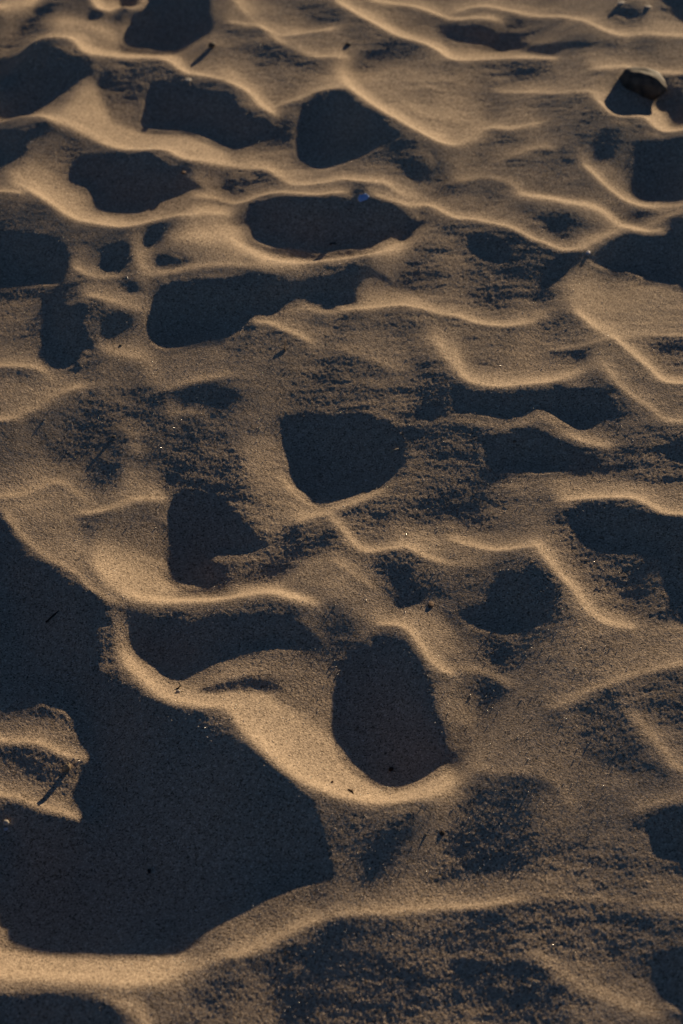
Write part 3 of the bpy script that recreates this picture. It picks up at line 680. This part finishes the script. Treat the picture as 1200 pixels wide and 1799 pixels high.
def zt(x, y):
    u = x / float(half_width(y))
    i = int(np.clip(np.searchsorted(us, u) - 1, 0, len(us) - 2)); j = int(np.clip(np.searchsorted(ys, y) - 1, 0, len(ys) - 2))
    a = (u - us[i]) / (us[i + 1] - us[i]); b = (y - ys[j]) / (ys[j + 1] - ys[j])
    return float((GZ[j, i] * (1 - a) + GZ[j, i + 1] * a) * (1 - b) + (GZ[j + 1, i] * (1 - a) + GZ[j + 1, i + 1] * a) * b)

def build_ground():
    ny, nx = GZ.shape
    co = np.stack([GX, GY, GZ], -1).astype(np.float32).reshape(-1)
    idx = np.arange(ny * nx, dtype=np.int32).reshape(ny, nx)
    q = np.stack([idx[:-1, :-1], idx[:-1, 1:], idx[1:, 1:], idx[1:, :-1]], -1).reshape(-1)
    nf = q.size // 4
    me = bpy.data.meshes.new('ground')
    me.vertices.add(ny * nx); me.vertices.foreach_set('co', co)
    me.loops.add(q.size); me.loops.foreach_set('vertex_index', q)
    me.polygons.add(nf)
    me.polygons.foreach_set('loop_start', np.arange(nf, dtype=np.int32) * 4)
    me.polygons.foreach_set('use_smooth', np.ones(nf, dtype=bool))
    me.update(calc_edges=True)
    me.materials.append(SAND)
    o = bpy.data.objects.new('ground', me)
    col.objects.link(o)
    o['kind'] = 'structure'
    return o
build_ground()

# ------------------------------------------------------------------ loose grains lying on the sand (too many to count)
def build_grains(name, n, rmin, rmax, m, seed):
    rng = np.random.RandomState(seed)
    y = 1.04 + 2.5 * rng.rand(n * 2) ** 1.15
    x = (rng.rand(n * 2) * 2 - 1) * (0.03 + 0.20 * y)
    x, y = x[:n], y[:n]
    z = np.array([zt(a, b) for a, b in zip(x, y)])
    r = rmin + (rmax - rmin) * rng.rand(n) ** 2
    base = np.array([(1, 0, 0), (-1, 0, 0), (0, 1, 0), (0, -1, 0), (0, 0, 1), (0, 0, -1)], float)
    fc = np.array([(0, 2, 4), (2, 1, 4), (1, 3, 4), (3, 0, 4), (2, 0, 5), (1, 2, 5), (3, 1, 5), (0, 3, 5)])
    V = np.empty((n, 6, 3)); 
    Q = rng.randn(n, 4); Q /= np.linalg.norm(Q, axis=1)[:, None]
    w_, a_, b_, c_ = Q.T
    R = np.stack([1-2*(b_*b_+c_*c_), 2*(a_*b_-c_*w_), 2*(a_*c_+b_*w_), 2*(a_*b_+c_*w_), 1-2*(a_*a_+c_*c_), 2*(b_*c_-a_*w_), 2*(a_*c_-b_*w_), 2*(b_*c_+a_*w_), 1-2*(a_*a_+b_*b_)], 1).reshape(n, 3, 3)
    S = 0.6 + 0.6 * rng.rand(n, 6, 1)
    V = np.einsum('nij,nkj->nki', R, base[None] * S) * r[:, None, None]
    V += np.stack([x, y, z + r * 0.35], 1)[:, None, :]
    F = (fc[None] + 6 * np.arange(n)[:, None, None]).reshape(-1)
    nf = F.size // 3
    me = bpy.data.meshes.new(name)
    me.vertices.add(n * 6); me.vertices.foreach_set('co', V.astype(np.float32).reshape(-1))
    me.loops.add(F.size); me.loops.foreach_set('vertex_index', F.astype(np.int32))
    me.polygons.add(nf); me.polygons.foreach_set('loop_start', np.arange(nf, dtype=np.int32) * 3)
    me.update(calc_edges=True)
    me.materials.append(m)
    o = bpy.data.objects.new(name, me); col.objects.link(o)
    o['kind'] = 'stuff'
    return o
gq = build_grains('quartz_grains', 12000, 0.0004, 0.0010, QUARTZ, 1)
gq['label'] = 'glinting quartz grains strewn over the rippled sand'; gq['category'] = 'sand grains'
gd = build_grains('dark_grains', 5000, 0.00025, 0.0006, DARK_STONE, 2)
gd['label'] = 'dark mineral grains strewn over the rippled sand'; gd['category'] = 'sand grains'

# ------------------------------------------------------------------ things lying on the sand
def finish(name, bm, m, label, cat, loc, smooth_=True, group=None):
    me = bpy.data.meshes.new(name)
    bmesh.ops.recalc_face_normals(bm, faces=bm.faces)
    if smooth_:
        for f in bm.faces: f.smooth = True
    bm.to_mesh(me); bm.free()
    me.materials.append(m)
    o = bpy.data.objects.new(name, me); col.objects.link(o)
    o.location = loc
    o['label'] = label; o['category'] = cat
    if group: o['group'] = group
    return o

def pebble(name, p, size, m, label, cat='pebble', rz=0.0, sink=0.3, seed=0, rough=0.22, sub=3, tilt=0.0, group=None):
    """water-worn stone: half sizes (x, y, z), partly sunk in the sand"""
    bm = bmesh.new()
    bmesh.ops.create_icosphere(bm, subdivisions=sub, radius=1.0)
    off = Vector((seed * 7.1, seed * 3.3, seed * 1.7))
    for v in bm.verts:
        n = v.co.normalized()
        k = 1 + rough * noise.noise(n * 1.1 + off) + rough * 0.45 * noise.noise(n * 2.7 + off) + rough * 0.15 * noise.noise(n * 6.0 + off)
        v.co = n * k
        # blunt, slightly squared profile
        v.co = Vector([math.copysign(abs(c) ** 0.85, c) for c in v.co])
    M = Matrix.Rotation(rz, 4, 'Z') @ Matrix.Rotation(tilt, 4, 'Y') @ Matrix.Diagonal((*size, 1))
    bmesh.ops.transform(bm, matrix=M, verts=bm.verts)
    x, y = p
    return finish(name, bm, m, label, cat, (x, y, zt(x, y) + size[2] * (1 - 2 * sink)), True, group)

def twig(name, pts, radii, m, label, cat='twig', lift=0.0, n=7):
    """tapered stick through points (x, y, height above the sand)"""
    P = [Vector((x, y, zt(x, y) + h + lift)) for x, y, h in pts]
    c0 = P[0].copy()
    bm = bmesh.new(); rings = []
    for i, p in enumerate(P):
        t = (P[min(i + 1, len(P) - 1)] - P[max(i - 1, 0)]).normalized()
        s = t.cross(Vector((0, 0.3, 1))).normalized(); u = s.cross(t)
        rings.append([bm.verts.new(p - c0 + (s * math.cos(a) + u * math.sin(a)) * radii[i] * (1 + 0.15 * math.sin(3 * a + i)))
                      for a in [2 * math.pi * k / n for k in range(n)]])
    for a, b in zip(rings, rings[1:]):
        for k in range(n):
            bm.faces.new((a[k], a[(k + 1) % n], b[(k + 1) % n], b[k]))
    bm.faces.new(rings[0][::-1]); bm.faces.new(rings[-1])
    return finish(name, bm, m, label, cat, c0)

def shell_piece(name, p, w, h, bend, thick, m, label, rz, tilt, cat='shell', lift=0.0, seed=0):
    """broken piece of a mussel or clam shell: a bent plate with ribs, ragged rim and real thickness"""
    bm = bmesh.new(); rnd = random.Random(seed)
    nu, nv = 9, 7
    rim = [0.82 + 0.3 * rnd.random() for _ in range(nu)]
    top, bot = [], []
    for i in range(nu):
        a = (i / (nu - 1) - 0.5)
        for j in range(nv):
            t = j / (nv - 1)
            ww = w * (0.45 + 0.55 * math.sin(math.pi * (0.18 + 0.6 * t)))
            x = a * ww
            z = t * h * (1 - 0.5 * a * a) * rim[i]
            yb = bend * (4 * a * a - 1) * w * 0.5 + bend * 0.5 * h * (t - 0.5) ** 2 + 0.03 * w * math.sin(t * 18)
            top.append(bm.verts.new((x, yb, z))); bot.append(bm.verts.new((x, yb + thick, z)))
    def q(L, i, j): return L[i * nv + j]
    for i in range(nu - 1):
        for j in range(nv - 1):
            bm.faces.new((q(top, i, j), q(top, i + 1, j), q(top, i + 1, j + 1), q(top, i, j + 1)))
            bm.faces.new((q(bot, i, j), q(bot, i, j + 1), q(bot, i + 1, j + 1), q(bot, i + 1, j)))
    for i in range(nu - 1):
        for j in (0, nv - 1):
            bm.faces.new((q(top, i, j), q(top, i + 1, j), q(bot, i + 1, j), q(bot, i, j)))
    for j in range(nv - 1):
        for i in (0, nu - 1):
            bm.faces.new((q(top, i, j), q(top, i, j + 1), q(bot, i, j + 1), q(bot, i, j)))
    M = Matrix.Rotation(rz, 4, 'Z') @ Matrix.Rotation(tilt, 4, 'X')
    bmesh.ops.transform(bm, matrix=M, verts=bm.verts)
    x, y = p
    return finish(name, bm, m, label, cat, (x, y, zt(x, y) - 0.0015 + lift))

R = math.radians
# the stone on the ridge, top right
pebble('stone', (0.5241, 2.9616), (0.039, 0.027, 0.024), DARK_STONE, 'fist-sized dark rounded stone resting on a sand ridge', 'stone', R(-12), 0.36, 4, 0.19, 4, R(6))
pebble('pebble', (-0.2372, 3.1640), (0.0062, 0.0055, 0.0046), DARK_STONE, 'small black pebble with a long thin shadow beside the farthest hollow', 'pebble', 0.4, 0.12, 2, 0.3, 3)
pebble('pebble', (0.0125, 3.1688), (0.005, 0.004, 0.0028), DARK_STONE, 'small dark pebble on the far pale ripple at top centre', 'pebble', 0.2, 0.38, 6, 0.3, 3)
pebble('pebble', (-0.2722, 3.0267), (0.0065, 0.006, 0.0012), PALE_STONE, 'pale pebble half sunk in the shaded slope behind the far hollow', 'pebble', 0.0, 0.42, 9, 0.25, 3)
pebble('pebble', (-0.2590, 2.6958), (0.004, 0.004, 0.0012), BROWN_STONE, 'tiny brown pebble on the shaded slope above the bright left ridge', 'pebble', 0.0, 0.25, 12, 0.25, 2)
shell_piece('shell_fragment', (0.0372, 2.5944), 0.020, 0.011, 0.20, 0.0018, BLUE_SHELL, 'bluish white shell fragment on the far rim of the wide oval hollow', R(28), R(-50), lift=0.001, seed=1)
shell_piece('shell_fragment', (0.3768, 2.4575), 0.017, 0.011, 0.2, 0.0012, SHELL, 'pale shell fragment lying at the edge of the shaded bank at right', R(8), R(-78), seed=2)
shell_piece('shell_shard', (-0.3256, 1.4840), 0.012, 0.013, 0.55, 0.0025, TAN_SHELL, 'upright tan shell shard casting a long shadow at the left edge', R(52), R(-6), lift=-0.002, seed=3)
twig('twig', [(-0.3762, 1.7124, 0.002), (-0.3713, 1.7163, 0.0025), (-0.3664, 1.7201, 0.003), (-0.3608, 1.7245, 0.003)], [0.0014, 0.0011, 0.0012, 0.0007], DARK_BARK, 'straight black twig lying in the big shadow at left')
twig('straw', [(0.0663, 2.0244, 0.001), (0.0726, 2.0259, 0.0016), (0.0790, 2.0276, 0.0012)], [0.0006, 0.0008, 0.0006], STRAW, 'thin pale straw lying inside the shaded round central hollow', 'straw')
twig('twig', [(0.0073, 1.4339, 0.0008), (0.0099, 1.4323, 0.0012), (0.0126, 1.4306, 0.0012), (0.0138, 1.4250, 0.0006)], [0.0006, 0.0010, 0.0011, 0.0006], BROWN_BARK, 'small curved brown twig on the sunlit rim of the heel print')
pebble('seed', (-0.0106, 1.4430), (0.0015, 0.0015, 0.0015), BROWN_STONE, 'tiny round dark seed on the sunlit rim left of the curved twig', 'seed', 0, 0.2, 3, 0.15, 2)
pebble('seed_husk', (0.0587, 1.4789), (0.0034, 0.0026, 0.0022), DARK_BARK, 'black seed husk at the bottom of the shaded heel print', 'seed', 0.5, 0.2, 5, 0.35, 3)
shell_piece('bark_chip', (0.1129, 1.3639), 0.010, 0.007, 0.3, 0.0018, BROWN_BARK, 'brown bark chip lying in the rough sand below the heel print', R(0), R(-68), 'bark chip', seed=4)
shell_piece('shell_fragment', (0.1239, 1.3637), 0.009, 0.005, 0.2, 0.0010, TAN_SHELL, 'flat tan shell flake just right of the brown bark chip', R(10), R(-76), seed=5)
pebble('pebble', (0.0953, 1.3620), (0.0018, 0.0016, 0.0006), DARK_STONE, 'tiny dark pebble just left of the brown bark chip', 'pebble', 0, 0.2, 7, 0.3, 2)
pebble('seed_husk', (-0.2183, 1.3386), (0.0018, 0.0030, 0.0020), DARK_BARK, 'lone black seed husk inside the big shadow at lower left', 'seed', 0.4, 0.2, 8, 0.3, 3)
twig('twig', [(-0.2032, 1.5971, 0.0006), (-0.1997, 1.5981, 0.001), (-0.1979, 1.6019, 0.002), (-0.1997, 1.6061, 0.0045)], [0.0006, 0.0009, 0.0009, 0.0005], DARK_BARK, 'hooked dark twig standing on the curved sunlit ridge at left')
pebble('pebble', (-0.1997, 1.5893), (0.0030, 0.0022, 0.0018), PALE_STONE, 'small pale pebble just below the hooked dark twig', 'pebble', 0, 0.3, 13, 0.2, 2)
pebble('pebble', (-0.3897, 1.4077), (0.0036, 0.0030, 0.0034), PALE_STONE, 'cream pebble in the shadow at the left edge under the shard', 'pebble', 0, 0.2, 15, 0.2, 3)
shell_piece('shell_fragment', (-0.3880, 1.3982), 0.0055, 0.006, 0.2, 0.001, SHELL, 'small grey shell chip just below the cream pebble', R(20), R(-50), seed=6)
pebble('bark_crumb', (-0.0134, 2.5084), (0.0060, 0.0028, 0.0004), DARK_BARK, 'flat black bark crumb on the floor of the wide oval hollow', 'bark crumb', 0.35, 0.40, 17, 0.3, 3)
pebble('pebble', (0.2443, 1.7812), (0.0022, 0.0020, 0.0005), BROWN_STONE, 'tiny reddish pebble under the sharp crest at right', 'pebble', 0, 0.2, 19, 0.2, 2)
pebble('pebble', (0.2393, 2.0287), (0.0030, 0.0024, 0.0008), BROWN_STONE, 'reddish brown pebble inside the shaded scalloped hollow at right', 'pebble', 0, 0.2, 21, 0.2, 2)
twig('plant_stem', [(-0.0821, 2.2261, 0.0), (-0.0831, 2.2326, 0.001), (-0.0824, 2.2406, 0.0018), (-0.0809, 2.2474, 0.002)], [0.0007, 0.0007, 0.0006, 0.0004], BROWN_BARK, 'short dry stem poking up from the mound in the upper middle', 'plant stem')
pebble('sand_crumb', (0.1141, 1.7343), (0.0040, 0.0060, 0.0010), BROWN_STONE, 'small crumb of damp sand on the mottled shaded slope', 'sand crumb', -0.3, 0.45, 23, 0.3, 2)
pebble('pebble', (-0.3180, 2.0529), (0.0030, 0.0026, 0.0009), DARK_STONE, 'small dark pebble on the mottled slope at middle left', 'pebble', 0, 0.3, 25, 0.2, 2)
pebble('pebble', (-0.3233, 2.2414), (0.0026, 0.0022, 0.0009), DARK_STONE, 'small dark pebble beside the long shaded trough at left', 'pebble', 0, 0.25, 27, 0.2, 2)
pebble('pebble', (0.5170, 3.2502), (0.0085, 0.006, 0.0014), PALE_STONE, 'pale flat pebble at the far top edge left of the corner', 'pebble', 0.2, 0.4, 29, 0.25, 3)
pebble('pebble', (0.5629, 3.2317), (0.006, 0.005, 0.0012), PALE_STONE, 'small pale pebble nearest the top right corner of the sand', 'pebble', -0.2, 0.4, 31, 0.25, 3)
